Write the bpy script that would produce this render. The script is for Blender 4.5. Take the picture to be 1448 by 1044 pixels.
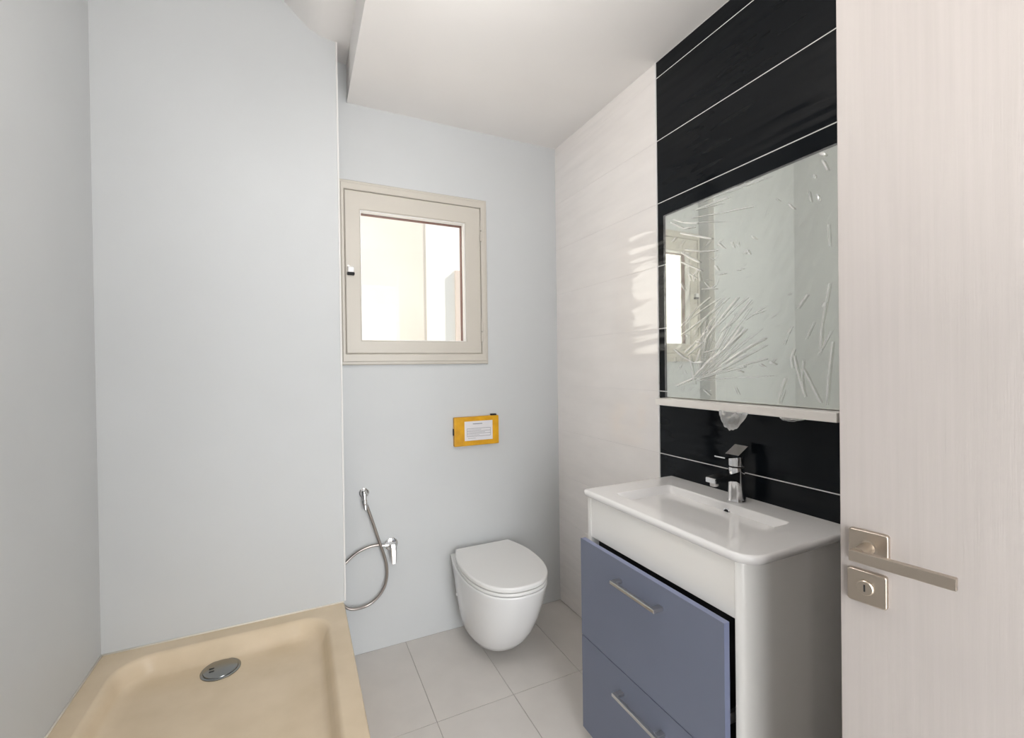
import bpy, bmesh, math, random
from mathutils import Vector, Matrix, noise

# ------------------------------------------------------------------ clear
for o in list(bpy.data.objects):
    bpy.data.objects.remove(o, do_unlink=True)
SC = bpy.context.scene
COL = SC.collection

# ------------------------------------------------------------------ camera
F_PX, YAW, PITCH, ROLL, CAM_H = 636.44, math.radians(25.368), math.radians(-0.418), math.radians(0.773), 1.258
_cy, _sy = math.cos(YAW), math.sin(YAW)
FWD = Vector((_sy*math.cos(PITCH), _cy*math.cos(PITCH), math.sin(PITCH)))
_r = Vector((_cy, -_sy, 0)); _d = FWD.cross(_r)
RIGHT = math.cos(ROLL)*_r + math.sin(ROLL)*_d
DOWN = -math.sin(ROLL)*_r + math.cos(ROLL)*_d
CAM = Vector((0, 0, CAM_H))
cd = bpy.data.cameras.new('camera'); cd.sensor_width = 36; cd.sensor_fit = 'HORIZONTAL'
cd.lens = 36*F_PX/1448; cd.clip_start = 0.02
co = bpy.data.objects.new('camera', cd); COL.objects.link(co)
m = Matrix((RIGHT, -DOWN, -FWD)).transposed().to_4x4(); m.translation = CAM
co.matrix_world = m
SC.camera = co

# ------------------------------------------------------------------ world, sun, exposure
W = bpy.data.worlds.new('sky'); SC.world = W; W.use_nodes = True
bg = W.node_tree.nodes['Background']; bg.inputs[0].default_value = (0.86, 0.93, 1.0, 1); bg.inputs[1].default_value = 1.0
sl = bpy.data.lights.new('sun', 'SUN'); sl.energy = 9.0; sl.angle = 0.02; sl.color = (1, 0.93, 0.84)
so = bpy.data.objects.new('sun', sl); COL.objects.link(so)
so.rotation_euler = Vector((-0.75, 0.15, -0.64)).to_track_quat('-Z', 'Y').to_euler()
al = bpy.data.lights.new('hall_fill_light', 'AREA'); al.shape = 'RECTANGLE'; al.size = 3.3; al.size_y = 2.0; al.energy = 160; al.color = (0.93, 0.965, 1.0)
ao = bpy.data.objects.new('hall_fill_light', al); COL.objects.link(ao); ao.location = (0.15, -2.55, 1.15)   # unseen area light added as hallway daylight; no window is built
ao.rotation_euler = (math.radians(90), 0, 0)
FILL_BATH, FILL_HALL, FILL_UP = 34.0, 20.0, 62.0      # emission of the added, unseen pendant, hallway lamp and uplighter
SC.view_settings.view_transform = 'Standard'; SC.view_settings.look = 'None'
SC.view_settings.exposure = 0.0; SC.view_settings.gamma = 1.0
SC.view_settings.use_curve_mapping = False

# ------------------------------------------------------------------ pixel rays onto known planes
def ray(u, v): return RIGHT*((u-724)/F_PX) + DOWN*((v-522)/F_PX) + FWD
def onX(u, v, X): q = ray(u, v); return CAM + q*(X/q.x)
def onY(u, v, Y): q = ray(u, v); return CAM + q*(Y/q.y)
def onZ(u, v, Z): q = ray(u, v); return CAM + q*((Z-CAM_H)/q.z)

# ------------------------------------------------------------------ materials
def srgb(r, g, b):
    f = lambda c: c/12.92 if c <= 0.04045 else ((c+0.055)/1.055)**2.4
    return (f(r/255), f(g/255), f(b/255), 1)
def mat(name, col, rough=0.5, metal=0.0, spec=0.5, coat=0.0, var=0.0, vscale=6.0, bump=0.0, bscale=60.0, stretch=(1, 1, 1), col2=None, emit=None, estr=0.0):
    m = bpy.data.materials.new(name); m.use_nodes = True
    nt = m.node_tree; b = nt.nodes['Principled BSDF']
    b.inputs['Base Color'].default_value = col; b.inputs['Roughness'].default_value = rough
    b.inputs['Metallic'].default_value = metal; b.inputs['Specular IOR Level'].default_value = spec
    b.inputs['Coat Weight'].default_value = coat; b.inputs['Coat Roughness'].default_value = 0.03
    tc = nt.nodes.new('ShaderNodeTexCoord'); mp = nt.nodes.new('ShaderNodeMapping')
    mp.inputs['Scale'].default_value = stretch
    nt.links.new(tc.outputs['Object'], mp.inputs[0])
    if var or col2:
        n = nt.nodes.new('ShaderNodeTexNoise'); n.inputs['Scale'].default_value = vscale; n.inputs['Detail'].default_value = 5
        nt.links.new(mp.outputs[0], n.inputs['Vector'])
        r = nt.nodes.new('ShaderNodeValToRGB')
        c2 = col2 or tuple(c*(1-var) for c in col[:3])+(1,)
        r.color_ramp.elements[0].color = c2; r.color_ramp.elements[1].color = col
        r.color_ramp.elements[0].position = 0.3; r.color_ramp.elements[1].position = 0.7
        nt.links.new(n.outputs['Fac'], r.inputs[0]); nt.links.new(r.outputs[0], b.inputs['Base Color'])
    if bump:
        n2 = nt.nodes.new('ShaderNodeTexNoise'); n2.inputs['Scale'].default_value = bscale; n2.inputs['Detail'].default_value = 3
        nt.links.new(mp.outputs[0], n2.inputs['Vector'])
        bp = nt.nodes.new('ShaderNodeBump'); bp.inputs['Strength'].default_value = bump; bp.inputs['Distance'].default_value = 0.002
        nt.links.new(n2.outputs['Fac'], bp.inputs['Height']); nt.links.new(bp.outputs[0], b.inputs['Normal'])
    if emit:
        b.inputs['Emission Color'].default_value = emit; b.inputs['Emission Strength'].default_value = estr
    return m

def tile_mat(name, col, spec, rough, wave):
    """glazed wall tile: gently rippled glaze that bends reflections into wavy bands"""
    m = mat(name, col, rough=0.6, spec=0.0, var=0.05, vscale=5, stretch=(1, 1, 3), coat=1.0)
    nt = m.node_tree; b = nt.nodes['Principled BSDF']
    b.inputs['Coat IOR'].default_value = spec; b.inputs['Coat Roughness'].default_value = rough
    mp = nt.nodes.new('ShaderNodeMapping'); mp.inputs['Scale'].default_value = (1, 1.3, 10)
    mp.inputs['Rotation'].default_value = (math.radians(32), 0, 0)
    n = nt.nodes.new('ShaderNodeTexNoise'); n.inputs['Scale'].default_value = 2.6; n.inputs['Detail'].default_value = 1.0
    g = nt.nodes.new('ShaderNodeNewGeometry')
    nt.links.new(g.outputs['Position'], mp.inputs[0]); nt.links.new(mp.outputs[0], n.inputs['Vector'])
    bp = nt.nodes.new('ShaderNodeBump'); bp.inputs['Strength'].default_value = wave; bp.inputs['Distance'].default_value = 0.012
    nt.links.new(n.outputs['Fac'], bp.inputs['Height']); nt.links.new(bp.outputs[0], b.inputs['Coat Normal'])
    return m

M = {}
M['wall'] = mat('cool_white_wall', (0.605, 0.618, 0.622, 1), 0.55, var=0.03, vscale=3, bump=0.05, bscale=120)
M['ceil'] = mat('ceiling_paint', (0.89, 0.865, 0.845, 1), 0.8, var=0.02, vscale=4)
M['tile_white'] = tile_mat('white_glazed_tile', (0.93, 0.89, 0.865, 1), 1.85, 0.035, 0.6)
M['tile_dark'] = tile_mat('black_glazed_tile', (0.006, 0.0075, 0.0095, 1), 1.27, 0.05, 0.35)
M['grout'] = mat('white_grout', (0.80, 0.78, 0.765, 1), 0.8)
M['floor_tile'] = mat('beige_grey_floor_tile', (0.67, 0.635, 0.60, 1), 0.42, var=0.06, vscale=9)
M['floor_grout'] = mat('floor_grout', (0.42, 0.39, 0.365, 1), 0.8, var=0.1)
M['tray'] = mat('cream_stone_tray', (0.74, 0.61, 0.44, 1), 0.24, spec=0.5, col2=(0.66, 0.535, 0.37, 1), vscale=7, bump=0.03, bscale=200)
M['silicone'] = mat('cream_silicone', (0.80, 0.75, 0.66, 1), 0.4)
M['ceramic'] = mat('white_ceramic', (0.83, 0.83, 0.83, 1), 0.12, spec=0.5, coat=0.3)
M['seat'] = mat('white_seat_plastic', (0.83, 0.825, 0.81, 1), 0.2)
M['basin'] = mat('white_basin_resin', (0.90, 0.885, 0.875, 1), 0.14, coat=0.4)
M['lacquer'] = mat('white_lacquer', (0.87, 0.855, 0.825, 1), 0.16, spec=0.5, coat=0.5)
M['blue'] = mat('slate_blue_laminate', (0.165, 0.185, 0.255, 1), 0.45, var=0.04)
M['blue_edge'] = mat('slate_blue_edge_band', (0.235, 0.265, 0.40, 1), 0.4)
M['black'] = mat('black_inside', (0.012, 0.012, 0.013, 1), 0.7)
M['chrome'] = mat('chrome', (0.82, 0.82, 0.83, 1), 0.08, metal=1)
M['steel'] = mat('brushed_steel', (0.62, 0.61, 0.60, 1), 0.3, metal=1)
M['drain'] = mat('dull_dark_steel', (0.30, 0.31, 0.31, 1), 0.22, metal=1)
M['hose'] = mat('braided_steel_hose', (0.42, 0.38, 0.35, 1), 0.3, metal=1)
M['nickel'] = mat('satin_nickel', (0.52, 0.455, 0.385, 1), 0.34, metal=1, bump=0.03, bscale=150, stretch=(1, 1, 8))
M['wood'] = mat('pale_door_laminate', (0.435, 0.395, 0.372, 1), 0.5, col2=(0.408, 0.37, 0.347, 1), vscale=9, stretch=(16, 16, 0.4), bump=0.10, bscale=45)
M['window_paint'] = mat('cream_window_paint', (0.60, 0.56, 0.495, 1), 0.4, var=0.03)
M['redbrown'] = mat('red_brown_paint', (0.16, 0.045, 0.03, 1), 0.5)
M['yellow'] = mat('yellow_plastic', (0.78, 0.40, 0.006, 1), 0.4, col2=(0.60, 0.29, 0.004, 1), vscale=25)
M['paper'] = mat('white_paper_label', (0.74, 0.72, 0.74, 1), 0.6)
M['ink'] = mat('grey_print', (0.22, 0.22, 0.24, 1), 0.7)
M['shelf'] = mat('cream_white_shelf', (0.90, 0.86, 0.815, 1), 0.3, var=0.05, vscale=12, coat=0.2)
M['mirror'] = mat('mirror_silver', (0.86, 0.875, 0.82, 1), 0.02, metal=1)
M['frame_white'] = mat('mirror_edge_white', (0.78, 0.78, 0.76, 1), 0.4)
M['outer'] = mat('courtyard_render', (0.80, 0.735, 0.68, 1), 0.9, var=0.08, vscale=2.5, bump=0.2, bscale=30)
M['outer_white'] = mat('courtyard_white_render', (0.88, 0.87, 0.86, 1), 0.9)
M['outer_pink'] = mat('courtyard_pink_render', (0.72, 0.62, 0.57, 1), 0.9)
M['trim_white'] = mat('white_trim', (0.86, 0.85, 0.84, 1), 0.3)
M['hall'] = mat('hall_paint', (0.80, 0.785, 0.765, 1), 0.8)
M['fill_b'] = mat('fill_diffuser_bath', (0.9, 0.9, 0.9, 1), 0.5, emit=(1, 0.965, 0.925, 1), estr=FILL_BATH)
M['fill_h'] = mat('fill_diffuser_hall', (0.9, 0.9, 0.9, 1), 0.5, emit=(0.93, 0.965, 1, 1), estr=FILL_HALL)

M['fill_u'] = mat('fill_diffuser_up', (0.9, 0.9, 0.9, 1), 0.5, emit=(1, 0.955, 0.92, 1), estr=FILL_UP)

def sheet_fresnel(nt, f0):
    """Schlick reflectance of a thin sheet, the same from both sides"""
    lw = nt.nodes.new('ShaderNodeLayerWeight'); lw.inputs['Blend'].default_value = 0.5
    p = nt.nodes.new('ShaderNodeMath'); p.operation = 'POWER'; p.inputs[1].default_value = 5
    k = nt.nodes.new('ShaderNodeMath'); k.operation = 'MULTIPLY_ADD'; k.inputs[1].default_value = 1-f0; k.inputs[2].default_value = f0
    nt.links.new(lw.outputs['Facing'], p.inputs[0]); nt.links.new(p.outputs[0], k.inputs[0])
    return k
def glass_mat():
    m = bpy.data.materials.new('clear_pane'); m.use_nodes = True; nt = m.node_tree; nt.nodes.clear()
    o = nt.nodes.new('ShaderNodeOutputMaterial'); mx = nt.nodes.new('ShaderNodeMixShader')
    t = nt.nodes.new('ShaderNodeBsdfTransparent'); t.inputs[0].default_value = (0.95, 0.97, 0.96, 1)
    g = nt.nodes.new('ShaderNodeBsdfGlossy'); g.inputs['Roughness'].default_value = 0.02
    f = sheet_fresnel(nt, 0.035)
    nt.links.new(f.outputs[0], mx.inputs[0]); nt.links.new(t.outputs[0], mx.inputs[1]); nt.links.new(g.outputs[0], mx.inputs[2]); nt.links.new(mx.outputs[0], o.inputs[0])
    return m
M['glass'] = glass_mat()
def film_mat():
    """thin clear polyethylene: see-through, glossy, milky where folded over itself, with highlights put into the fold whiteness"""
    m = bpy.data.materials.new('clear_plastic_film'); m.use_nodes = True; nt = m.node_tree; nt.nodes.clear()
    o = nt.nodes.new('ShaderNodeOutputMaterial')
    t = nt.nodes.new('ShaderNodeBsdfTransparent'); t.inputs[0].default_value = (0.97, 0.98, 0.97, 1)
    p = nt.nodes.new('ShaderNodeBsdfPrincipled'); p.inputs['Base Color'].default_value = (0.97, 0.97, 0.95, 1); p.inputs['Roughness'].default_value = 0.3
    g = nt.nodes.new('ShaderNodeBsdfGlossy'); g.inputs['Roughness'].default_value = 0.07
    f = sheet_fresnel(nt, 0.07)
    a = nt.nodes.new('ShaderNodeAttribute'); a.attribute_name = 'fold'
    mr = nt.nodes.new('ShaderNodeMapRange'); mr.inputs['To Min'].default_value = 0.13; mr.inputs['To Max'].default_value = 0.95
    m1 = nt.nodes.new('ShaderNodeMixShader'); m2 = nt.nodes.new('ShaderNodeMixShader')
    nt.links.new(a.outputs['Fac'], mr.inputs['Value']); nt.links.new(mr.outputs[0], m1.inputs[0])
    nt.links.new(t.outputs[0], m1.inputs[1]); nt.links.new(p.outputs[0], m1.inputs[2])
    k2 = nt.nodes.new('ShaderNodeMath'); k2.operation = 'MULTIPLY_ADD'; k2.inputs[1].default_value = 0.6; k2.use_clamp = True
    nt.links.new(a.outputs['Fac'], k2.inputs[0]); nt.links.new(f.outputs[0], k2.inputs[2])
    nt.links.new(k2.outputs[0], m2.inputs[0]); nt.links.new(m1.outputs[0], m2.inputs[1]); nt.links.new(g.outputs[0], m2.inputs[2])
    nt.links.new(m2.outputs[0], o.inputs[0])
    return m
M['film'] = film_mat()

# ------------------------------------------------------------------ mesh helpers
def link(name, me, material, parent=None, smooth=False):
    o = bpy.data.objects.new(name, me); COL.objects.link(o)
    if material: me.materials.append(material)
    if parent: o.parent = parent; o.matrix_parent_inverse = parent.matrix_world.inverted()
    if smooth:
        for p in me.polygons: p.use_smooth = True
    return o
def finish(name, bm, material, parent=None, smooth=False, angle=None):
    bmesh.ops.recalc_face_normals(bm, faces=bm.faces)
    if angle is not None:
        for e in bm.edges:
            if len(e.link_faces) == 2: e.smooth = e.calc_face_angle(0) < math.radians(angle)
        smooth = True
    me = bpy.data.meshes.new(name); bm.to_mesh(me); bm.free()
    o = link(name, me, material, parent, smooth)
    if angle is not None:
        wn = o.modifiers.new('weighted_normals', 'WEIGHTED_NORMAL'); wn.keep_sharp = True; wn.weight = 100
    return o
def bbox(bm, lo, hi, bevel=0.0, seg=2):
    r = bmesh.ops.create_cube(bm, size=1)
    vs = r['verts']
    for v in vs:
        v.co = Vector([(lo[i]+hi[i])/2 + v.co[i]*(hi[i]-lo[i]) for i in range(3)])
    if bevel:
        es = {e for v in vs for e in v.link_edges}
        bmesh.ops.bevel(bm, geom=list(es), offset=bevel, segments=seg, affect='EDGES', profile=0.5)
def box(name, lo, hi, material, parent=None, bevel=0.0, seg=2, xf=None):
    bm = bmesh.new(); bbox(bm, lo, hi, bevel, seg)
    if xf: bmesh.ops.transform(bm, matrix=xf, verts=bm.verts)
    return finish(name, bm, material, parent, angle=35 if bevel else None)
def loft(bm, loops, cap0=True, cap1=True, closed=True):
    rows = [[bm.verts.new(p) for p in L] for L in loops]
    n = len(rows[0])
    for a, b in zip(rows, rows[1:]):
        for i in range(n if closed else n-1):
            j = (i+1) % n
            bm.faces.new((a[i], a[j], b[j], b[i]))
    if cap0: bm.faces.new(rows[0][::-1])
    if cap1: bm.faces.new(rows[-1])
    return rows
def rrect(x0, x1, y0, y1, r, z, k=6):
    """rounded rectangle loop; r = one radius or four (x1y1, x0y1, x0y0, x1y0)"""
    rs = r if isinstance(r, (tuple, list)) else (r,)*4
    out = []
    for (cx, cy, sx, sy, a0), rr in zip(((x1, y1, -1, -1, 0), (x0, y1, 1, -1, 90), (x0, y0, 1, 1, 180), (x1, y0, -1, 1, 270)), rs):
        for i in range(k+1):
            a = math.radians(a0 + 90*i/k)
            out.append(Vector((cx+sx*rr+rr*math.cos(a), cy+sy*rr+rr*math.sin(a), z)))
    return out
def tube(bm, pts, rad, n=10, caps=True):
    pts = [Vector(p) for p in pts]; loops = []
    up = Vector((0, 0, 1)); prev = None
    for i, p in enumerate(pts):
        t = (pts[min(i+1, len(pts)-1)] - pts[max(i-1, 0)]).normalized()
        if prev is None:
            a = t.cross(up);
            if a.length < 1e-3: a = t.cross(Vector((1, 0, 0)))
        else: a = prev - t*prev.dot(t)
        a.normalize(); prev = a; b = t.cross(a)
        r = rad[i] if isinstance(rad, (list, tuple)) else rad
        loops.append([p + r*(a*math.cos(2*math.pi*k/n) + b*math.sin(2*math.pi*k/n)) for k in range(n)])
    loft(bm, loops, caps, caps)
def spline(pts, sub=8):
    pts = [Vector(p) for p in pts]; out = []
    P = [pts[0]*2-pts[1]] + pts + [pts[-1]*2-pts[-2]]
    for i in range(1, len(P)-2):
        for k in range(sub):
            t = k/sub; a, b, c, d = P[i-1], P[i], P[i+1], P[i+2]
            out.append(0.5*((2*b)+(c-a)*t+(2*a-5*b+4*c-d)*t*t+(3*b-a-3*c+d)*t**3))
    return out + [pts[-1]]
def lathe(bm, origin, axis, prof, n=28):
    """prof = [(distance along axis, radius)]"""
    axis = Vector(axis).normalized(); a = axis.orthogonal().normalized(); b = axis.cross(a); o = Vector(origin)
    loft(bm, [[o+axis*h+max(r, 1e-4)*(a*math.cos(2*math.pi*k/n)+b*math.sin(2*math.pi*k/n)) for k in range(n)] for h, r in prof])
def struct(o, label=None):
    o['kind'] = 'structure'
    if label: o['label'] = label
    return o
def thing(name, label, cat, loc, group=None):
    o = bpy.data.objects.new(name, None); COL.objects.link(o); o.location = loc; o.empty_display_size = 0.1
    o.matrix_world = Matrix.Translation(loc)
    o['label'] = label; o['category'] = cat
    if group: o['group'] = group
    return o
def tag(o, label, cat, group=None):
    o['label'] = label; o['category'] = cat
    if group: o['group'] = group
    return o

# ------------------------------------------------------------------ room dimensions (metres)
XR, XL, YF, YN = 1.25, -0.612, 2.07, -0.40          # right, left, far and near wall faces
YS, XS = 1.95, 0.155                                  # shower wall face and its free end
Z_SOF = 2.408; Z_HI = 2.57; X_SOF = 0.206
TRAY_Z = 0.305

# ------------------------------------------------------------------ floor with tiles
fl = struct(box('floor', (XL-0.1, YN-0.1, -0.06), (XR+0.1, YF+0.1, -0.0025), M['floor_grout']), 'floor of beige grey rectangular tiles')
def cuts(lo, hi, ref, step):
    c = [lo]; k = math.ceil((lo+0.01-ref)/step)
    while ref+k*step < hi-0.01: c.append(ref+k*step); k += 1
    return c+[hi]
tile_cache = {}
xs = cuts(XL, XR, 0.424, 0.3); ys = cuts(YN, YF, 1.552, 0.6)
for x0, x1 in zip(xs, xs[1:]):
    for y0, y1 in zip(ys, ys[1:]):
        key = (round(x1-x0, 3), round(y1-y0, 3))
        if key not in tile_cache:
            bm = bmesh.new(); g = 0.0011
            loft(bm, [rrect(-key[0]/2+g+i, key[0]/2-g-i, -key[1]/2+g+i, key[1]/2-g-i, 0.001, z, 1) for i, z in ((0, -0.0025), (0, -0.0006), (0.0008, 0))], cap0=False)
            bmesh.ops.recalc_face_normals(bm, faces=bm.faces)
            me = bpy.data.meshes.new('floor_tile'); bm.to_mesh(me); bm.free(); me.materials.append(M['floor_tile']); tile_cache[key] = me
        o = bpy.data.objects.new('floor_tile', tile_cache[key]); COL.objects.link(o); o.location = ((x0+x1)/2, (y0+y1)/2, 0); o.parent = fl

# ------------------------------------------------------------------ walls, ceiling
WIN = (0.186, 0.822, 1.305, 2.035)                    # opening x0 x1 z0 z1
bm = bmesh.new()
bbox(bm, (XL-0.1, YF, 0), (WIN[0], YF+0.12, 2.9)); bbox(bm, (WIN[1], YF, 0), (XR+0.1, YF+0.12, 2.9))
bbox(bm, (WIN[0], YF, 0), (WIN[1], YF+0.12, WIN[2])); bbox(bm, (WIN[0], YF, WIN[3]), (WIN[1], YF+0.12, 2.9))
struct(finish('wall_far', bm, M['wall']), 'cool white wall with the small window')
struct(box('wall_left', (XL-0.1, YN-0.1, 0), (XL, YF, 2.9), M['wall']), 'cool white wall beside the shower tray')
bm = bmesh.new(); bbox(bm, (XL, YS, 0), (XS, YS+0.035, 0.95)); bbox(bm, (XL, YS, 0.95), (XS, YF, 2.9))
struct(finish('wall_shower', bm, M['wall']), 'white wall panel behind the shower tray')
struct(box('trim_1', (XS-0.001, YS-0.003, TRAY_Z+0.004), (XS+0.006, YS+0.038, 2.585), M['hall'], bevel=0.002), 'white edge profile at the end of the shower wall')
wr = struct(box('wall_right', (XR+0.0012, YN-0.1, 0), (XR+0.1, YF, 2.9), M['grout']), 'tiled wall of white and black glazed tiles behind the washbasin')
Y_DK, Y_DK2 = 1.319, 0.56
zt = [2.346-0.2385*k for k in range(11)]
zz = [Z_SOF+0.0] + zt[:10] + [0.0]
def wall_tile(y0, y1, z0, z1, material, g=0.0017):
    bm = bmesh.new()
    L = []
    for i, x in ((0, XR+0.0016), (0, XR+0.0004), (0.0004, XR)):
        L.append([Vector((x, y0+g+i, z0+g+i)), Vector((x, y1-g-i, z0+g+i)), Vector((x, y1-g-i, z1-g-i)), Vector((x, y0+g+i, z1-g-i))])
    loft(bm, L, cap0=False)
    return bm
for z1, z0 in zip(zz, zz[1:]):
    if z1-z0 < 0.01: continue
    finish('white_tile', wall_tile(Y_DK+0.003, YF, z0, z1, None, 0.0002), M['tile_white'], wr)
    finish('black_tile', wall_tile(Y_DK2, Y_DK, z0, z1, None), M['tile_dark'], wr)
    finish('white_tile', wall_tile(YN, Y_DK2-0.003, z0, z1, None, 0.0002), M['tile_white'], wr)
struct(box('trim_2', (XR-0.0025, Y_DK, 0.0), (XR+0.006, Y_DK+0.0035, Z_SOF), M['trim_white']), 'thin white strip edging the black tiles')
# ceilings: lowered flat part, higher sloping part above the shower
struct(box('ceiling', (X_SOF, YN-0.1, Z_SOF), (XR+0.1, YF, 2.9), M['ceil']), 'lowered flat white ceiling')
bm = bmesh.new()
prof = [(X_SOF, Z_HI+0.0), (0.10, Z_HI+0.012), (0.05, Z_HI+0.036), (-0.02, Z_HI+0.10), (-0.10, Z_HI+0.19), (-0.20, Z_HI+0.25), (XL, Z_HI+0.28)]
loft(bm, [[Vector((x, y, z)) for x, z in prof] + [Vector((XL, y, 2.95)), Vector((X_SOF, y, 2.95))] for y in (YN-0.1, YF)])
struct(finish('ceiling_shower', bm, M['ceil'], angle=40), 'higher ceiling above the shower')
# near wall with the doorway the photographer stands in front of
DW = (0.03, 0.905, 2.06)
bm = bmesh.new()
bbox(bm, (XL, YN-0.1, 0), (DW[0], YN, 2.9)); bbox(bm, (DW[1], YN-0.1, 0), (XR, YN, 2.9)); bbox(bm, (DW[0], YN-0.1, DW[2]), (DW[1], YN, 2.9))
struct(finish('wall_near', bm, M['wall']), 'white wall with the doorway')
# hallway beyond the doorway
struct(box('floor_hall', (-1.6, -2.6, -0.06), (2.2, YN-0.1, 0), M['floor_tile']), 'floor of the hallway')
struct(box('ceiling_hall', (-1.6, -2.6, 2.5), (2.2, YN-0.1, 2.6), M['ceil']), 'ceiling of the hallway')
struct(box('wall_hall_left', (-1.7, -2.6, 0), (-1.6, YN-0.1, 2.6), M['hall']), 'left wall of the hallway')
struct(box('wall_hall_right', (2.2, -2.6, 0), (2.3, YN-0.1, 2.6), M['hall']), 'right wall of the hallway')
struct(box('wall_hall_back', (-1.7, -2.7, 0), (2.3, -2.6, 2.6), M['hall']), 'back wall of the hallway')
struct(box('wall_hall_front', (-1.6, YN-0.11, 0), (XL, YN-0.1, 2.5), M['hall']), 'front wall of the hallway')
struct(box('wall_hall_end', (XR, YN-0.11, 0), (2.2, YN-0.1, 2.5), M['hall']), 'front wall end of the hallway')

def lamp(name, label, loc, r, dm):
    t = thing(name, label, 'lamp', loc)
    bm = bmesh.new(); lathe(bm, loc, (0, 0, -1), [(0, r), (0.02, r), (0.022, r*0.97)]); finish('lamp_base', bm, M['trim_white'], t, angle=40)
    bm = bmesh.new(); lathe(bm, Vector(loc)-Vector((0, 0, 0.0225)), (0, 0, -1), [(0, r*0.95), (0.02, r*0.93), (0.03, r*0.85), (0.034, r*0.6)]); finish('diffuser', bm, dm, t, angle=60)
pd = thing('fill_pendant', 'unseen white globe pendant added to light the bathroom', 'lamp', (0.24, 0.8, Z_SOF))  # added out of view to light the ceiling, counter and walls
bm = bmesh.new(); lathe(bm, (0.24, 0.8, Z_SOF), (0, 0, -1), [(0, 0.045), (0.015, 0.045), (0.025, 0.03), (0.03, 0.006)]); finish('ceiling_rose', bm, M['trim_white'], pd, angle=40)
bm = bmesh.new(); lathe(bm, (0.24, 0.8, Z_SOF-0.03), (0, 0, -1), [(0, 0.004), (0.145, 0.004)], 10); finish('cord', bm, M['trim_white'], pd, smooth=True)
bm = bmesh.new(); lathe(bm, (0.24, 0.8, 2.135), (0, 0, 1), [(-0.09*math.cos(math.pi*k/16), max(0.09*math.sin(math.pi*k/16), 0.002)) for k in range(17)], 32); finish('globe', bm, M['fill_b'], pd, smooth=True)
bm = bmesh.new(); lathe(bm, (0.24, 0.8, 2.221), (0, 0, 1), [(0, 0.028), (0.02, 0.028), (0.026, 0.012)], 20); finish('cap', bm, M['trim_white'], pd, angle=40)
ul = thing('fill_uplighter', 'unseen white uplighter added by the doorway to light the ceiling', 'floor lamp', (0.12, -0.27, 0))  # fill light added behind the camera, shaped as an uplighter
bm = bmesh.new(); lathe(bm, (0.12, -0.27, 0.0005), (0, 0, 1), [(0, 0.12), (0.012, 0.12), (0.02, 0.10), (0.024, 0.02)]); finish('base', bm, M['trim_white'], ul, angle=40)
bm = bmesh.new(); lathe(bm, (0.12, -0.27, 0.024), (0, 0, 1), [(0, 0.012), (1.15, 0.012)], 14); finish('pole', bm, M['trim_white'], ul, angle=40)
bm = bmesh.new(); lathe(bm, (0.12, -0.27, 1.174), (0, 0, 1), [(0, 0.02), (0.01, 0.05), (0.05, 0.11), (0.10, 0.14), (0.10, 0.135), (0.085, 0.128)], 32); finish('shade', bm, M['trim_white'], ul, angle=40)
bm = bmesh.new(); lathe(bm, (0.12, -0.27, 1.262), (0, 0, 1), [(0, 0.124), (0.004, 0.120)], 32); finish('diffuser', bm, M['fill_u'], ul, angle=40)
lamp('hall_fill_lamp', 'unseen round flat lamp added in the hallway for soft light', (0.3, -1.4, 2.5), 0.25, M['fill_h'])  # added out of view for softer light through the doorway

# ------------------------------------------------------------------ outside the window
struct(box('wall_courtyard', (-1.5, 3.30, -0.5), (4.0, 3.45, 4.2), M['outer']), 'sunlit cream wall across the courtyard')
struct(box('wall_courtyard_reflector', (-0.5, YF+0.12, -0.5), (-0.35, 3.30, 4.2), M['outer_white']), 'unseen white courtyard wall added to brighten the window reflection')  # unseen reflector, added to catch sun for the tile reflection and bounce
struct(box('wall_courtyard_pier', (0.868, 3.296, -0.5), (1.9, 3.30, 4.2), M['outer_white']), 'white pier on the courtyard wall')
struct(box('wall_courtyard_ledge', (1.090, 3.28, -0.5), (1.9, 3.296, 1.99), M['outer_pink']), 'low pinkish wall block in the courtyard')
struct(box('floor_courtyard', (-1.5, YF+0.12, -0.6), (4.0, 3.3, -0.5), M['outer']), 'courtyard ground')

# ------------------------------------------------------------------ window
def frame_bm(x0, x1, z0, z1, wl, wr_, wb, wt, y0, y1, bevel=0.0):
    bm = bmesh.new()
    def ring(a, y): return [Vector((x0+a[0], y, z0+a[2])), Vector((x1-a[1], y, z0+a[2])), Vector((x1-a[1], y, z1-a[3])), Vector((x0+a[0], y, z1-a[3]))]
    o = (0, 0, 0, 0); i = (wl, wr_, wb, wt); b = bevel
    ob = (b,)*4; ib = tuple(v-b for v in i)
    L = [ring(o, y1), ring(o, y0+b), ring(ob, y0), ring(ib, y0), ring(i, y0+b), ring(i, y1)]
    if not b: L = [ring(o, y1), ring(o, y0), ring(i, y0), ring(i, y1)]
    rows = loft(bm, L, False, False)
    n = 4
    for k in range(n):
        j = (k+1) % n; bm.faces.new((rows[-1][k], rows[-1][j], rows[0][j], rows[0][k]))
    return bm
win = thing('window_1', 'small cream painted casement window above the toilet wall', 'window', (0.5, YF, 1.27)); del win['category']; struct(win)
finish('casing', frame_bm(0.160, 0.846, 1.270, 2.070, 0.020, 0.020, 0.022, 0.022, YF-0.016, YF, 0.004), M['window_paint'], win)
cas2 = finish('inner_casing', frame_bm(0.172, 0.836, 1.284, 2.058, 0.014, 0.024, 0.034, 0.030, YF-0.022, YF+0.05, 0.003), M['window_paint'], win)
SX0, SX1, SZ0, SZ1 = 0.1875, 0.8105, 1.3195, 2.0265
sash = finish('sash', frame_bm(SX0, SX1, SZ0, SZ1, 0.064, 0.078, 0.058, 0.080, YF-0.020, YF+0.022, 0.004), M['window_paint'], win)
gx0, gx1, gz0, gz1 = SX0+0.064, SX1-0.078, SZ0+0.058, SZ1-0.080
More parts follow.
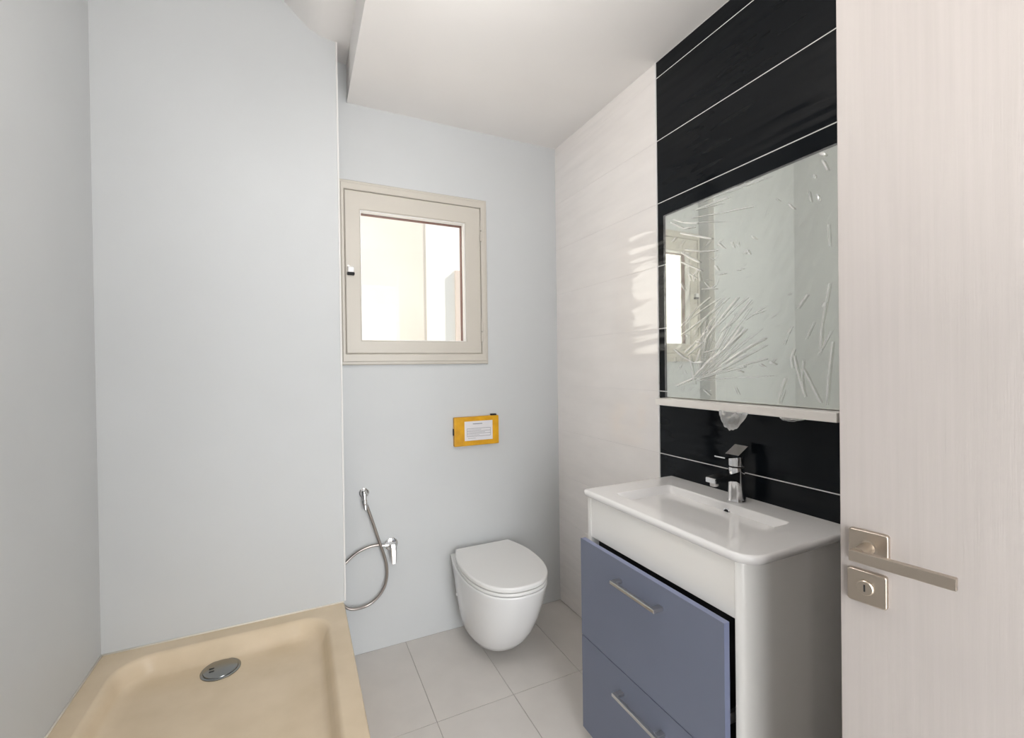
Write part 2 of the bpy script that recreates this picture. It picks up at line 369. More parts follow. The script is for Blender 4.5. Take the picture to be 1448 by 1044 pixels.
finish('glazing_bead', frame_bm(gx0, gx1, gz0, gz1, 0.004, 0.004, 0.003, 0.004, YF-0.012, YF+0.020), M['trim_white'], sash)
box('pane', (gx0-0.004, YF+0.010, gz0-0.004), (gx1+0.004, YF+0.014, gz1+0.004), M['glass'], sash)
finish('outer_rebate', frame_bm(gx0-0.010, gx1+0.010, gz0-0.010, gz1+0.010, 0.0165, 0.0165, 0.0115, 0.0165, YF+0.022, YF+0.045), M['redbrown'], sash)
for z in (1.915, 1.425):
    bm = bmesh.new()
    for a, b_ in ((-0.05, -0.002), (0.002, 0.05)): lathe(bm, (0.8125, YF-0.023, z+a), (0, 0, 1), [(0, 0.003), (0.002, 0.0055), (b_-a-0.002, 0.0055), (b_-a, 0.003)], 12)
    finish('hinge', bm, M['window_paint'], sash, angle=40)
lat = box('latch', (0.196, YF-0.038, 1.668), (0.222, YF-0.018, 1.693), M['trim_white'], sash, 0.004)
box('latch_strip', (0.194, YF-0.036, 1.657), (0.224, YF-0.018, 1.669), M['black'], lat, 0.003)  # black strip along the lower edge of the latch
bm = bmesh.new(); lathe(bm, (0.200, YF-0.018, 1.699), (0, -1, 0), [(0, 0.003), (0.003, 0.003)], 10); finish('screw', bm, M['steel'], lat)

# ------------------------------------------------------------------ shower tray
TX0, TX1, TY0, TY1 = XL+0.001, XS, 1.05, YS-0.001
tray = thing('shower_tray', 'cream stone-look shower tray with rounded sunken basin', 'shower tray', (-0.23, 1.5, 0))
bm = bmesh.new(); z = TRAY_Z
L = [rrect(TX0, TX1, TY0, TY1, 0.008, 0.0), rrect(TX0, TX1, TY0, TY1, 0.008, z-0.012), rrect(TX0, TX1-0.0015, TY0, TY1, 0.008, z-0.005), rrect(TX0, TX1-0.005, TY0, TY1, 0.008, z-0.001), rrect(TX0, TX1-0.010, TY0, TY1, 0.008, z)]
for ins, dz, rr in ((0.058, 0.0, 0.10), (0.064, -0.0015, 0.10), (0.071, -0.007, 0.095), (0.080, -0.022, 0.09), (0.088, -0.043, 0.088), (0.097, -0.054, 0.085), (0.110, -0.0595, 0.08), (0.135, -0.061, 0.07)):
    L.append(rrect(TX0+ins, TX1-ins, TY0+ins, TY1-ins, rr, z+dz))
loft(bm, L, True, True)
finish('basin', bm, M['tray'], tray, angle=50)
bm = bmesh.new()
tube(bm, [(TX0+0.001, TY1-0.001, z+0.001), (TX1-0.002, TY1-0.001, z+0.001)], 0.0035, 6)
tube(bm, [(TX0+0.001, TY0, z+0.001), (TX0+0.001, TY1-0.002, z+0.001)], 0.0035, 6)
finish('silicone_bead', bm, M['silicone'], tray, smooth=True)
DC = Vector((-0.253, 1.795, z-0.061))
bm = bmesh.new(); lathe(bm, DC, (0, 0, 1), [(0, 0.059), (0.0025, 0.059), (0.004, 0.057), (0.0045, 0.054), (0.0035, 0.052)], 40)
dr = finish('drain', bm, M['drain'], tray, angle=30)
bm = bmesh.new(); lathe(bm, DC+Vector((0, 0, 0.004)), (0, 0, 1), [(0, 0.051), (0.002, 0.050), (0.0045, 0.040), (0.0055, 0.02)], 40)
finish('drain_cover', bm, M['drain'], dr, angle=30)
bm = bmesh.new()
for du, dv in ((-0.026, 0.002), (-0.024, -0.014)):
    bbox(bm, (DC.x+du-0.007, DC.y+dv-0.003, DC.z+0.0085), (DC.x+du+0.007, DC.y+dv+0.003, DC.z+0.0100))
finish('drain_slot', bm, M['black'], dr)

# ------------------------------------------------------------------ toilet
TCX = 0.79
def dloop(hw_wall, hw, yfront, yback, z, n=20, cx=TCX, p=2.4, neck=0.44):
    """D-shaped outline: straight at the wall, swelling to hw, rounded at the front"""
    Lh = yback-yfront; ym = yback-Lh*neck; pts = []
    for i in range(5):
        t = i/5; w = hw_wall+(hw-hw_wall)*math.sin(t*math.pi/2); pts.append((w, yback+(ym-yback)*t))
    for i in range(n+1):
        a = math.pi/2*i/n
        pts.append((hw*max(math.cos(a), 0)**(2/p), ym-(ym-yfront)*math.sin(a)**(2/p)))
    pts[-1] = (0, yfront)
    right = [Vector((cx+w, y, z)) for w, y in pts]
    left = [Vector((cx-w, y, z)) for w, y in pts[-2::-1]]
    return right+left
toi = thing('toilet', 'white wall-hung toilet with closed rounded lid', 'toilet', (TCX, YF, 0))
bm = bmesh.new(); yb = YF-0.0005
loft(bm, [dloop(0.055, 0.060, 1.800, yb, 0.040), dloop(0.080, 0.100, 1.752, yb, 0.043), dloop(0.090, 0.117, 1.728, yb, 0.055), dloop(0.100, 0.134, 1.698, yb, 0.085), dloop(0.112, 0.150, 1.656, yb, 0.14), dloop(0.125, 0.162, 1.615, yb, 0.21),
          dloop(0.137, 0.170, 1.584, yb, 0.28), dloop(0.145, 0.174, 1.566, yb, 0.33), dloop(0.148, 0.177, 1.558, yb, 0.352), dloop(0.148, 0.1765, 1.5585, yb, 0.358), dloop(0.146, 0.174, 1.561, yb, 0.361)])
finish('bowl', bm, M['ceramic'], toi, angle=50)
def slab(name, z0, z1, hw, yf, ybk, hwb, r, parent, material):
    bm = bmesh.new(); L = []
    for k in range(5):
        a = math.pi/2*k/4; ins = r*(1-math.sin(a)); L.append((ins, z0+r*(1-math.cos(a))))
    for k in range(5):
        a = math.pi/2*k/4; ins = r*(1-math.cos(a)); L.append((ins, z1-r*(1-math.sin(a))))
    loft(bm, [dloop(hwb-i, hw-i, yf+i, ybk-i, zz_, neck=0.40, p=2.45) for i, zz_ in L])
    return finish(name, bm, material, parent, angle=60)
slab('seat', 0.3625, 0.376, 0.174, 1.560, 2.022, 0.135, 0.004, toi, M['seat'])
slab('lid', 0.3785, 0.400, 0.176, 1.557, 2.026, 0.137, 0.007, toi, M['seat'])
for s in (-1, 1):
    bm = bmesh.new(); lathe(bm, (TCX+s*0.08-0.02, 2.032, 0.374), (1, 0, 0), [(0, 0.008), (0.04, 0.008)], 12)
    finish('lid_hinge', bm, M['seat'], toi, angle=40)
bm = bmesh.new(); lathe(bm, (TCX-0.1635, 1.93, 0.235), (-1, 0, 0), [(0, 0.007), (0.003, 0.007), (0.0045, 0.004)], 12)
finish('side_cap', bm, M['ceramic'], toi, angle=40)

# ------------------------------------------------------------------ yellow flush plate cover
fp = thing('flush_plate_cover', 'yellow plastic cover with a white paper label above the toilet', 'cover', (0.78, YF, 0.87))
box('cover', (0.664, YF-0.022, 0.874), (0.895, YF-0.0005, 1.014), M['yellow'], fp, 0.004)
lab = box('paper_label', (0.715, YF-0.0232, 0.899), (0.860, YF-0.0220, 0.992), M['paper'], fp)
bm = bmesh.new()
for x0, x1, z in ((0.757, 0.806, 0.979),): bbox(bm, (x0, YF-0.0237, z-0.0017), (x1, YF-0.0230, z+0.0017))
for z in (0.957, 0.944, 0.932, 0.919): bbox(bm, (0.727, YF-0.0237, z-0.0008), (0.849, YF-0.0230, z+0.0008))
bbox(bm, (0.727, YF-0.0237, 0.919), (0.7283, YF-0.0230, 0.957)); bbox(bm, (0.8477, YF-0.0237, 0.919), (0.849, YF-0.0230, 0.957))
for x0, x1, z in ((0.732, 0.80, 0.9505), (0.732, 0.82, 0.938), (0.732, 0.79, 0.9255), (0.732, 0.77, 0.910)): bbox(bm, (x0, YF-0.0237, z-0.0006), (x1, YF-0.0230, z+0.0006))
finish('print', bm, M['ink'], lab)
box('tab', (0.856, YF-0.018, 1.0135), (0.884, YF-0.002, 1.0215), M['black'], fp, 0.001)
box('tab', (0.6615, YF-0.018, 0.928), (0.6665, YF-0.004, 0.960), M['black'], fp, 0.001)

# ------------------------------------------------------------------ hand shower (bidet) hose on the far wall
hb = thing('bidet_hose', 'steel hose looping from a wall outlet to a small lever valve', 'hose', (0.29, YF, 0.3))
bm = bmesh.new(); c = Vector((0.252, YF, 0.708))
lathe(bm, c, (0, -1, 0), [(0, 0.021), (0.004, 0.021), (0.007, 0.017), (0.009, 0.010), (0.022, 0.010)], 24)
finish('wall_flange', bm, M['chrome'], hb, angle=40)
bm = bmesh.new(); lathe(bm, (0.250, YF-0.022, 0.712), (0.03, -0.35, -1), [(-0.012, 0.006), (-0.008, 0.0115), (0.004, 0.013), (0.014, 0.0105), (0.020, 0.0085), (0.032, 0.0085), (0.034, 0.0125), (0.048, 0.0125), (0.052, 0.009), (0.060, 0.0085), (0.072, 0.0065)], 20)
finish('hose_connector', bm, M['chrome'], hb, angle=40)
px = [(517, 708), (519, 716), (528, 741), (536, 765), (543, 785), (547, 802), (546, 822), (538, 840), (522, 855), (503, 861.5), (489, 859), (478, 845), (475, 825), (482, 806), (494, 791), (508, 780), (524, 773), (540, 770)]
pts = []
for i, (u, v) in enumerate(px):
    Y = YF-0.040+0.018*math.sin(math.pi*i/(len(px)-1))
    if 9 <= i <= 13: Y = YF-0.030
    pts.append(onY(u, v, Y if i < 14 else YF-0.022))
path = spline(pts, 24)
bm = bmesh.new(); tube(bm, path, [0.0058+0.0004*(k % 2) for k in range(len(path))], 10); finish('hose', bm, M['hose'], hb, smooth=True)
vc = Vector((0.3655, YF, 0.462))
bm = bmesh.new(); lathe(bm, vc, (0, -1, 0), [(0, 0.029), (0.004, 0.029), (0.007, 0.025), (0.008, 0.016), (0.030, 0.016), (0.034, 0.013)], 28)
vb = finish('valve', bm, M['chrome'], hb, angle=40)
bm = bmesh.new(); lathe(bm, (vc.x+0.002, YF-0.020, vc.z+0.004), (-1, 0.0, 0), [(0.0, 0.009), (0.020, 0.009), (0.022, 0.011), (0.036, 0.011), (0.038, 0.007), (0.050, 0.0065)], 18); finish('valve_outlet', bm, M['chrome'], vb, angle=40)
bm = bmesh.new()
loft(bm, [rrect(vc.x-0.012, vc.x+0.014, YF-0.050, YF-0.032, 0.006, vc.z+0.014, 4), rrect(vc.x-0.013, vc.x+0.016, YF-0.054, YF-0.030, 0.007, vc.z+0.005, 4), rrect(vc.x-0.012, vc.x+0.016, YF-0.056, YF-0.034, 0.006, vc.z-0.02, 4), rrect(vc.x-0.009, vc.x+0.014, YF-0.058, YF-0.046, 0.004, vc.z-0.05, 4), rrect(vc.x-0.008, vc.x+0.012, YF-0.059, YF-0.051, 0.003, vc.z-0.070, 4)])
finish('lever', bm, M['chrome'], vb, angle=50)

# ------------------------------------------------------------------ vanity
CZ = 0.84                                             # top of the washbasin
VY0, VY1, VXF = 0.660, 1.258, 0.872
van = thing('vanity_cabinet', 'white vanity cabinet with two slate blue drawers under the washbasin', 'cabinet', (1.06, 0.96, 0))
ztop = CZ-0.0245
# right side panel with a wide rounded front corner
bm = bmesh.new()
def side_loop(z):
    out = []
    for k in range(11):
        a = math.pi/2*k/10
        out.append(Vector((VXF+0.080*(1-math.sin(a)), VY0+0.034*(1-math.cos(a)), z)) )
    out = [Vector((VXF, VY0+0.034, z))] + [Vector((VXF+0.080-0.080*math.cos(math.pi/2*k/10), VY0+0.034-0.034*math.sin(math.pi/2*k/10), z)) for k in range(1, 11)]
    inner = [Vector((XR-0.002, VY0, z)), Vector((XR-0.002, VY0+0.018, z)), Vector((VXF+0.075, VY0+0.018, z)), Vector((VXF+0.022, VY0+0.034, z))]
    return out+inner
loft(bm, [side_loop(0.0), side_loop(ztop)])
finish('side_panel', bm, M['lacquer'], van, angle=30)
box('side_panel', (VXF, VY1-0.018, 0.0), (XR-0.002, VY1, ztop), M['lacquer'], van, 0.0015)
box('back_panel', (XR-0.010, VY0+0.0185, 0.03), (XR-0.003, VY1-0.0185, ztop), M['black'], van)
box('bottom_panel', (VXF+0.012, VY0+0.0185, 0.03), (XR-0.0105, VY1-0.0185, 0.045), M['black'], van)
box('front_rail', (VXF+0.001, VY0+0.0350, 0.6855), (VXF+0.019, VY1-0.0185, ztop), M['lacquer'], van, 0.001)
box('inner_lining', (VXF+0.030, VY0+0.0190, 0.046), (VXF+0.034, VY1-0.0190, ztop-0.12), M['black'], van)
def drawer(x, y0, y1, z0, z1, hz, hy0, hy1):
    d = box('drawer', (x+0.0008, y0+0.0008, z0+0.0008), (x+0.018, y1-0.0008, z1-0.0008), M['blue_edge'], van)
    box('drawer_front', (x, y0, z0), (x+0.0015, y1, z1), M['blue'], d, 0.0004, 1)
    box('drawer_box', (x+0.0185, y0+0.05, z0+0.03), (VXF+0.0295, y1-0.05, z1-0.06), M['black'], d)
    for yy in (y0+0.012, y1-0.020):
        box('slide', (x+0.0185, yy, z0+0.075), (VXF+0.0295, yy+0.008, z0+0.100), M['steel'], d)
    bm = bmesh.new(); bx = x-0.028
    bbox(bm, (bx-0.005, hy0, hz-0.005), (bx+0.005, hy1, hz+0.005), 0.0012, 1)
    for yy in (hy0+0.001, hy1-0.017): bbox(bm, (bx+0.004, yy, hz-0.0045), (x+0.0005, yy+0.016, hz+0.0045), 0.001, 1)
    finish('handle', bm, M['steel'], d, angle=30)
drawer(0.836, 0.694, 1.250, 0.3665, 0.6845, 0.628, 0.876, 1.056)
drawer(0.8385, 0.696, 1.253, 0.054, 0.3620, 0.300, 0.876, 1.056)

# ------------------------------------------------------------------ washbasin (one moulded top)
BX0, BX1, BY0, BY1 = 0.858, XR-0.0008, 0.642, 1.268
wb = thing('washbasin', 'white moulded washbasin top with a shallow rectangular bowl', 'washbasin', (1.06, 0.96, CZ-0.024))
bm = bmesh.new()
rr = (0.006, 0.012, 0.055, 0.006)                     # (x1y1, x0y1, x0y0, x1y0)
def ol(i, z): return rrect(BX0+i, BX1, BY0+i, BY1-i, tuple(max(v-i, 0.002) for v in rr), z, 8)
OUT = [ol(0.014, CZ-0.024), ol(0.006, CZ-0.022), ol(0.001, CZ-0.014), ol(0.0, CZ-0.009), ol(0.0012, CZ-0.004), ol(0.004, CZ-0.001), ol(0.008, CZ)]
IX0, IX1, IY0, IY1 = 0.922, 1.150, 0.748, 1.172
BOWL = [rrect(IX0+a, IX1-b, IY0+c_, IY1-d_, r_, CZ-h, 8) for a, b, c_, d_, h, r_ in
        ((-0.003, -0.003, -0.003, -0.003, 0.0, 0.014), (0, 0, 0, 0, 0.002, 0.013), (0.003, 0.002, 0.003, 0.004, 0.008, 0.016), (0.012, 0.010, 0.012, 0.030, 0.040, 0.022), (0.022, 0.018, 0.024, 0.062, 0.068, 0.028), (0.034, 0.028, 0.038, 0.085, 0.080, 0.03), (0.060, 0.055, 0.07, 0.12, 0.086, 0.025))]
loft(bm, OUT+BOWL, True, True)
finish('basin', bm, M['basin'], wb, angle=45)
oc = Vector((IX1-0.0078, 0.935, CZ-0.026))
bm = bmesh.new(); lathe(bm, oc+Vector((0.003, 0, -0.001)), (-1, 0, 0.30), [(0, 0.0125), (0.004, 0.0125), (0.0055, 0.011), (0.0055, 0.0085)], 24); ov = finish('overflow_ring', bm, M['chrome'], wb, angle=40)
bm = bmesh.new(); lathe(bm, oc+Vector((-0.0018, 0, 0.0006)), (-1, 0, 0.30), [(0, 0.0085), (0.001, 0.0085)], 20); finish('overflow_hole', bm, M['black'], ov)
bm = bmesh.new(); lathe(bm, (1.045, 0.945, CZ-0.087), (0, 0, 1), [(0, 0.033), (0.002, 0.033), (0.005, 0.030), (0.007, 0.02)], 28); finish('drain_plug', bm, M['basin'], wb, angle=40)

# ------------------------------------------------------------------ faucet
FX, FY_ = 1.190, 0.937
fa = thing('faucet', 'chrome single-lever basin mixer tap standing on the washbasin', 'faucet', (FX, FY_, CZ))
bm = bmesh.new()
lathe(bm, (FX, FY_, CZ+0.0005), (0, 0, 1), [(0, 0.0265), (0.005, 0.0265), (0.008, 0.0250), (0.03, 0.0235), (0.06, 0.0228), (0.085, 0.0225), (0.100, 0.022), (0.103, 0.020)], 36)
finish('body', bm, M['chrome'], fa, angle=40)
bm = bmesh.new()
def spl(x, hw, zb, ztp): return [Vector((x, FY_-hw, zb)), Vector((x, FY_+hw, zb)), Vector((x, FY_+hw, ztp)), Vector((x, FY_-hw, ztp))]
loft(bm, [spl(FX+0.004, 0.0205, CZ+0.050, CZ+0.098), spl(FX-0.026, 0.0195, CZ+0.066, CZ+0.092), spl(FX-0.05, 0.0185, CZ+0.070, CZ+0.090), spl(FX-0.108, 0.017, CZ+0.068, CZ+0.0825), spl(FX-0.111, 0.0165, CZ+0.069, CZ+0.081)])
sp = finish('spout', bm, M['chrome'], fa)
bm = bmesh.new(); lathe(bm, (FX-0.096, FY_, CZ+0.070), (0.05, 0, -1), [(0, 0.0115), (0.011, 0.0115), (0.012, 0.010)], 20); finish('aerator', bm, M['steel'], sp, angle=40)
bm = bmesh.new(); lathe(bm, (FX, FY_, CZ+0.1025), (0, 0, 1), [(0, 0.0205), (0.006, 0.0205)], 28); finish('collar', bm, M['black'], fa, angle=40)
bm = bmesh.new()
lathe(bm, (FX, FY_, CZ+0.108), (0, 0, 1), [(0, 0.0215), (0.002, 0.0225), (0.026, 0.0225), (0.028, 0.021)], 32)
lv = finish('lever_head', bm, M['chrome'], fa, angle=40)
bm = bmesh.new()
loft(bm, [spl(FX+0.022, 0.0225, CZ+0.1365, CZ+0.1670), spl(FX-0.020, 0.0225, CZ+0.1365, CZ+0.1425), spl(FX-0.045, 0.020, CZ+0.1375, CZ+0.1420), spl(FX-0.072, 0.018, CZ+0.1385, CZ+0.1420)])
finish('lever', bm, M['chrome'], lv)

# ------------------------------------------------------------------ mirror, shelf, plastic film
MY0, MY1, MZ0, MZ1, MXF = 0.655, 1.257, 1.134, 1.802, 1.228
mi = thing('mirror', 'rectangular wall mirror wrapped in clear plastic film above the shelf', 'mirror', (XR, 0.95, MZ0))
box('backing', (MXF+0.0045, MY0, MZ0), (XR-0.0005, MY1, MZ1), M['frame_white'], mi, 0.001)
box('mirror_glass', (MXF, MY0+0.001, MZ0+0.001), (MXF+0.004, MY1-0.001, MZ1-0.001), M['mirror'], mi, 0.0008, 1)
sh = box('mirror_shelf', (1.176, 0.648, 1.1085), (XR-0.0005, 1.262, 1.1325), M['shelf'], None, 0.002)
tag(sh, 'narrow cream white shelf board under the wrapped mirror', 'shelf')

film = thing('plastic_film', 'crinkled clear plastic film stretched over the mirror', 'plastic film', (MXF, 0.95, MZ0))
rnd = random.Random(7)
folds = []
def fold(src, pts, w=1.0, a=1.0):
    s, ox, oy = src
    q = [onX(ox+x*s, oy+y*s, MXF) for x, y in pts]
    for p0, p1 in zip(q, q[1:]): folds.append((p0.y, p0.z, p1.y, p1.z, 0.0017*w, a))
B = (0.2202, 930, 380); T = (0.2108, 930, 180)
for l, w, a in (
    ([(150, 380), (240, 270), (340, 185)], 1, .7), ([(200, 330), (400, 190)], .8, .6), ([(150, 430), (330, 300), (460, 185)], 1, .7), ([(230, 420), (360, 260), (430, 190)], .8, .6), ([(190, 560), (300, 470), (400, 330), (520, 185)], 1.1, .9),
    ([(260, 480), (440, 200)], .8, .6), ([(300, 470), (420, 300)], 1, .7), ([(360, 390), (500, 250), (580, 185)], .9, .7), ([(400, 410), (500, 330), (600, 200)], .9, .7), ([(460, 370), (610, 210)], .7, .5),
    ([(310, 610), (430, 520), (570, 390)], 1.5, 1), ([(430, 612), (560, 520), (690, 450)], 1.9, 1), ([(240, 690), (340, 590), (430, 520), (540, 380)], 1.5, 1), ([(260, 710), (400, 670), (560, 630)], 1.2, .8),
    ([(250, 700), (480, 640), (700, 580)], 1, .7), ([(250, 720), (500, 700), (740, 690)], .8, .6), ([(120, 755), (250, 700)], 1.4, .9), ([(110, 520), (170, 570), (235, 605), (300, 600)], 1.7, .9), ([(210, 560), (225, 650), (240, 740)], 1.6, .9),
    ([(180, 540), (250, 470), (300, 480)], 1.3, .8), ([(560, 330), (700, 240)], 1, .5), ([(600, 300), (690, 270)], 1, .5), ([(880, 520), (860, 580), (870, 640)], 1, .9), ([(880, 560), (910, 690), (950, 820)], 1.2, .9), ([(940, 640), (990, 740), (1050, 860)], 1.2, .9),
    ([(940, 590), (930, 700), (945, 810)], 1, .7), ([(775, 865), (800, 770), (825, 705)], 1.3, .8), ([(790, 870), (815, 780)], 1, .6), ([(1090, 875), (1105, 680), (1128, 470)], 1.3, .8), ([(1050, 520), (1060, 360), (1085, 220)], 1.1, .8), ([(1035, 560), (1120, 400)], .8, .6),
    ([(1085, 230), (1110, 90)], 1, .6), ([(815, 490), (835, 430), (865, 370)], .8, .6), ([(905, 255), (965, 170)], 1.2, .7), ([(960, 450), (1008, 345)], .9, .6), ([(1070, 240), (1085, 220)], 2, 1), ([(300, 780), (340, 812)], 1.4, .7), ([(500, 760), (525, 812)], 1, .5),
    ([(660, 615), (690, 630)], 1.2, .8), ([(725, 600), (760, 615)], 1.3, .8), ([(520, 655), (545, 665)], 1.2, .8), ([(150, 90), (180, 140)], 1, .6), ([(200, 30), (250, 60)], 1.2, .6), ([(290, 130), (380, 130)], 1.2, .6), ([(310, 90), (340, 130), (370, 110)], 1, .7),
    ([(240, 40), (262, 10)], 1, .6), ([(390, 40), (440, 30)], 1.1, .6), ([(280, 440), (330, 400)], 1.1, .6), ([(300, 540), (380, 520)], 1.2, .6), ([(250, 600), (280, 520)], 1.8, .8)):
    fold(B, l, w, a)
for l, w, a in (
    ([(90, 640), (180, 680), (250, 670)], 1.2, .9), ([(110, 620), (180, 640), (270, 645)], 1.2, .9), ([(160, 712), (260, 730), (365, 748)], 1.6, 1), ([(230, 610), (430, 575), (650, 530)], .8, .6), ([(250, 640), (480, 632)], .7, .4), ([(190, 820), (300, 835), (400, 825)], 1.2, .7),
    ([(170, 845), (230, 880), (285, 905)], 1.7, 1), ([(150, 900), (220, 930), (300, 965)], 1.2, .8), ([(270, 550), (400, 500), (480, 470)], 1.2, .7), ([(240, 560), (440, 510)], 1, .5), ([(410, 778), (450, 812)], 1.1, .8), ([(636, 732), (662, 752)], 1.1, .9), ([(585, 850), (605, 822), (620, 852)], 1, .9),
    ([(500, 765), (512, 805)], 1, .7), ([(540, 770), (545, 800)], .9, .6), ([(885, 520), (920, 548)], 1.1, .9), ([(1018, 430), (1032, 500)], .9, .7), ([(1075, 455), (1086, 492)], 1.2, .8), ([(1112, 225), (1145, 285)], 1.3, .8), ([(1055, 320), (1060, 340)], 1, .8), ([(100, 770), (130, 735)], 1, .8), ([(1100, 180), (1125, 185)], 2, .9),
    ([(250, 520), (620, 370)], 1.6, .45), ([(430, 450), (760, 330)], 2.2, .35), ([(1150, 640), (1160, 800)], 1, .5), ([(800, 480), (820, 495)], 1, .5), ([(390, 930), (410, 960)], 1.3, .8), ([(210, 980), (225, 1030)], 1.3, .6), ([(240, 985), (250, 1035)], 1.3, .6), ([(280, 980), (290, 1030)], 1.3, .6)):
    fold(T, l, w, a)
fc = onX(984, 537, MXF)
for k in range(34):                                    # fan of stretch lines running up from the gathered corner
    an = math.radians(rnd.uniform(12, 72)); r0 = rnd.uniform(0.01, 0.09); r1 = r0+rnd.uniform(0.05, 0.24)
    folds.append((fc.y-math.cos(an)*r0, fc.z+math.sin(an)*r0, fc.y-math.cos(an+0.12)*r1, fc.z+math.sin(an+0.12)*r1, rnd.uniform(0.0009, 0.0015), rnd.uniform(0.3, 0.8)))
for k in range(150):                                    # small random crinkles, mostly towards the lower left
    y = MY1-0.015-abs(rnd.gauss(0, 0.17)); z = rnd.uniform(MZ0+0.02, MZ1-0.12); an = rnd.gauss(0.75, 0.5); l = rnd.uniform(0.006, 0.03)
    folds.append((y, z, y-math.cos(an)*l, z+math.sin(an)*l, 0.0010, rnd.uniform(0.15, 0.5)))
NY, NZ = 330, 360
fy0, fy1, fz0, fz1 = MY0+0.002, MY1+0.004, MZ0+0.001, MZ1+0.002
H = [[0.0]*(NY+1) for _ in range(NZ+1)]
dy, dz = (fy1-fy0)/NY, (fz1-fz0)/NZ
for (ya, za, yb_, zb, w, a) in folds:
    R_ = w*3
    j0, j1 = int((min(ya, yb_)-R_-fy0)/dy), int((max(ya, yb_)+R_-fy0)/dy)+1
    i0, i1 = int((min(za, zb)-R_-fz0)/dz), int((max(za, zb)+R_-fz0)/dz)+1
    ly, lz = yb_-ya, zb-za; l2 = max(ly*ly+lz*lz, 1e-9)
    for i in range(max(i0, 0), min(i1, NZ)+1):
        z = fz0+i*dz
        for j in range(max(j0, 0), min(j1, NY)+1):
            y = fy0+j*dy; t = ((y-ya)*ly+(z-za)*lz)/l2; tt = min(max(t, 0), 1)
            d2 = (y-ya-tt*ly)**2+(z-za-tt*lz)**2
            v = a*(0.45+0.55*math.sin(math.pi*min(max(tt, 0.05), 0.95)))*math.exp(-d2/(w*w)*1.6)
            if v > H[i][j]: H[i][j] = v
verts = []; vals = []
for i in range(NZ+1):
    z = fz0+i*dz
    for j in range(NY+1):
        y = fy0+j*dy
        s = noise.noise(Vector((y*9+z*6, z*9-y*6, 1.3)))*0.5 + noise.noise(Vector((y*38+z*24, (z-y)*11, 4.1)))*0.9
        h = H[i][j]; verts.append((MXF-0.0035-0.0012*(s+0.9)-0.0015*h, y, z)); vals.append(min(h*(1.0+0.5*noise.noise(Vector((y*160, z*160, 0))))+0.05*max(0, s+0.25), 1))
faces = [(i*(NY+1)+j, i*(NY+1)+j+1, (i+1)*(NY+1)+j+1, (i+1)*(NY+1)+j) for i in range(NZ) for j in range(NY)]
me = bpy.data.meshes.new('film_sheet'); me.from_pydata(verts, [], faces); me.update()
at = me.attributes.new('fold', 'FLOAT', 'POINT'); at.data.foreach_set('value', vals)
link('film_sheet', me, M['film'], film, smooth=True)
# loose end hanging below the shelf, and ragged remains along its lower edge
def scrap(name, y0, y1, ztop_, depth, x, seed):
    n, k = 20, 14; vs = []; va = []
    for i in range(k+1):
        t = i/k
        for j in range(n+1):
            s = j/n*2-1
            half = (y1-y0)/2*(1-0.42*t**1.6); yy = (y0+y1)/2+0.008*t+s*half
            rag = depth*(1-0.30*abs(s)**3)*(1+0.12*noise.noise(Vector((s*3, seed, 0))))
            nn = noise.noise(Vector((yy*90, t*3+seed, 2.0)))
            vs.append((x-0.012*(1-s*s)*math.sin(math.pi*min(t*1.1, 1))-0.004*nn, yy, ztop_-rag*t))
            e = max(abs(s)**6, t**8)
            va.append(min(0.16+0.55*e+0.55*max(nn, 0)**1.5, 1))
    fs = [(i*(n+1)+j, i*(n+1)+j+1, (i+1)*(n+1)+j+1, (i+1)*(n+1)+j) for i in range(k) for j in range(n)]
    me = bpy.data.meshes.new('loose_end'); me.from_pydata(vs, [], fs); me.update()
    at = me.attributes.new('fold', 'FLOAT', 'POINT'); at.data.foreach_set('value', va)
    return link(name, me, M['film'], None, smooth=True)
tag(scrap('plastic_scrap', 0.885, 0.985, 1.112, 0.056, 1.1745, 1.0), 'loose tongue of clear film hanging below the shelf above the tap', 'plastic film')
tag(scrap('plastic_scrap', 0.72, 0.79, 1.110, 0.010, 1.1745, 4.0), 'short ragged strip of clear film along the shelf edge', 'plastic film')

# ------------------------------------------------------------------ open door with handle
DA = math.radians(8.9)
DV = Vector((-math.sin(DA), math.cos(DA), 0)); DN = Vector((math.cos(DA), math.sin(DA), 0))
q = ray(1186, 520)*0.70; E0 = Vector((q.x, q.y, 0))    # free edge of the leaf
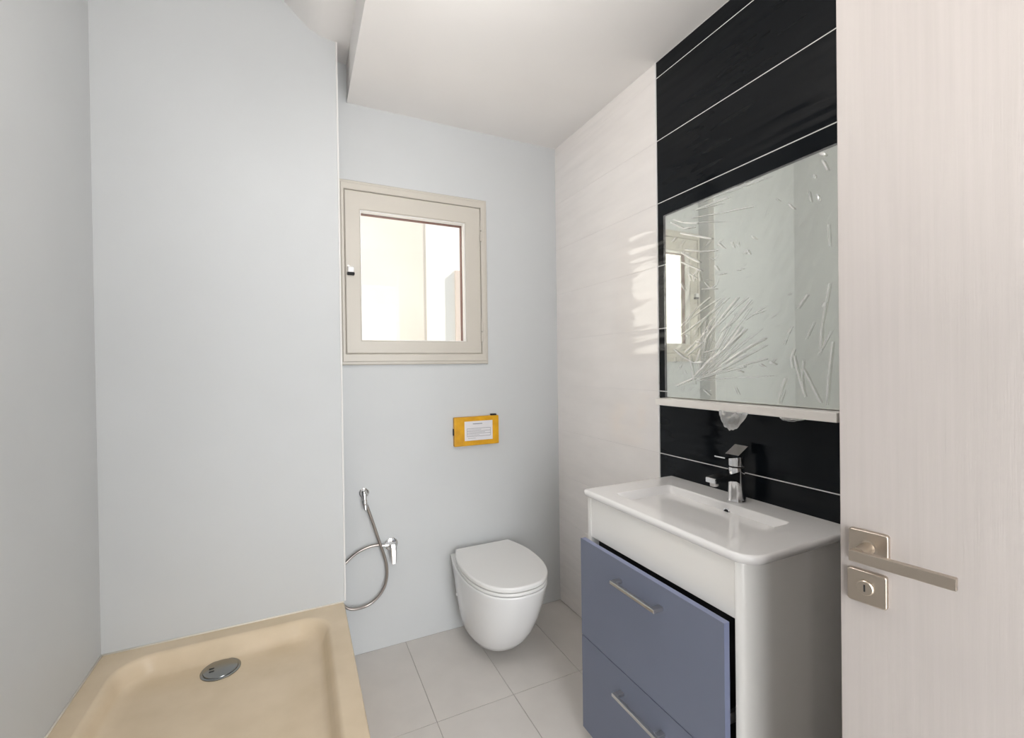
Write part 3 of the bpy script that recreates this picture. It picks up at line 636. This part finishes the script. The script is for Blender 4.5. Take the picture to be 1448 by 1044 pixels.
# local frame: +x along the leaf from the free edge towards the hinge, +y into the room away from the handle side, +z up
DM = Matrix((-DV, DN, Vector((0, 0, 1)))).transposed().to_4x4(); DM.translation = E0
door = bpy.data.objects.new('door_1', None); COL.objects.link(door); door.matrix_world = Matrix.Translation(E0); struct(door, 'pale whitewashed wood-look door standing open with nickel handle')
bpy.context.view_layer.update()
leaf = box('leaf', (0, 0, 0.008), (0.81, 0.040, 2.035), M['wood'], door, 0.0015, 2, DM)
def plate(name, cx, cz, parent):
    bm = bmesh.new(); s = 0.0243
    loft(bm, [[Vector((p.x, y, p.y)) for p in rrect(cx-s+i, cx+s-i, cz-s+i, cz+s-i, 0.004-i*0.5, 0, 4)] for i, y in ((0, 0), (0, -0.0065), (0.0006, -0.0078), (0.0018, -0.0085))])
    bmesh.ops.transform(bm, matrix=DM, verts=bm.verts)
    return finish(name, bm, M['nickel'], parent, angle=40)
hr = plate('handle_rosette', 0.0380, 0.981, door)
bm = bmesh.new()
lathe(bm, (0.0380, -0.008, 0.981), (0, -1, 0), [(0, 0.0115), (0.001, 0.0115), (0.0015, 0.0090), (0.022, 0.0090), (0.037, 0.0090)], 24)
bmesh.ops.transform(bm, matrix=DM, verts=bm.verts); finish('handle_neck', bm, M['nickel'], hr, angle=40)
box('lever', (0.0285, -0.0515, 0.9705), (0.1415, -0.0425, 0.9865), M['nickel'], hr, 0.0012, 2, DM)
lr = plate('lock_rosette', 0.0358, 0.9205, door)
bm = bmesh.new(); lathe(bm, (0.0350, -0.0080, 0.9215), (0, -1, 0), [(0, 0.0108), (0.0035, 0.0108), (0.005, 0.0095)], 28); bmesh.ops.transform(bm, matrix=DM, verts=bm.verts)
cy = finish('cylinder', bm, M['nickel'], lr, angle=40)
box('keyhole', (0.0340, -0.0137, 0.9165), (0.0360, -0.0128, 0.9265), M['black'], cy, 0, 2, DM)
bm = bmesh.new()
for x0, x1 in ((0.03-0.055, 0.03), (0.905, 0.905+0.055)): bbox(bm, (x0, YN, 0), (x1, YN+0.012, 2.115))
bbox(bm, (0.03, YN, 2.06), (0.905, YN+0.012, 2.115))
struct(finish('trim_3', bm, M['trim_white']), 'white architrave around the doorway')
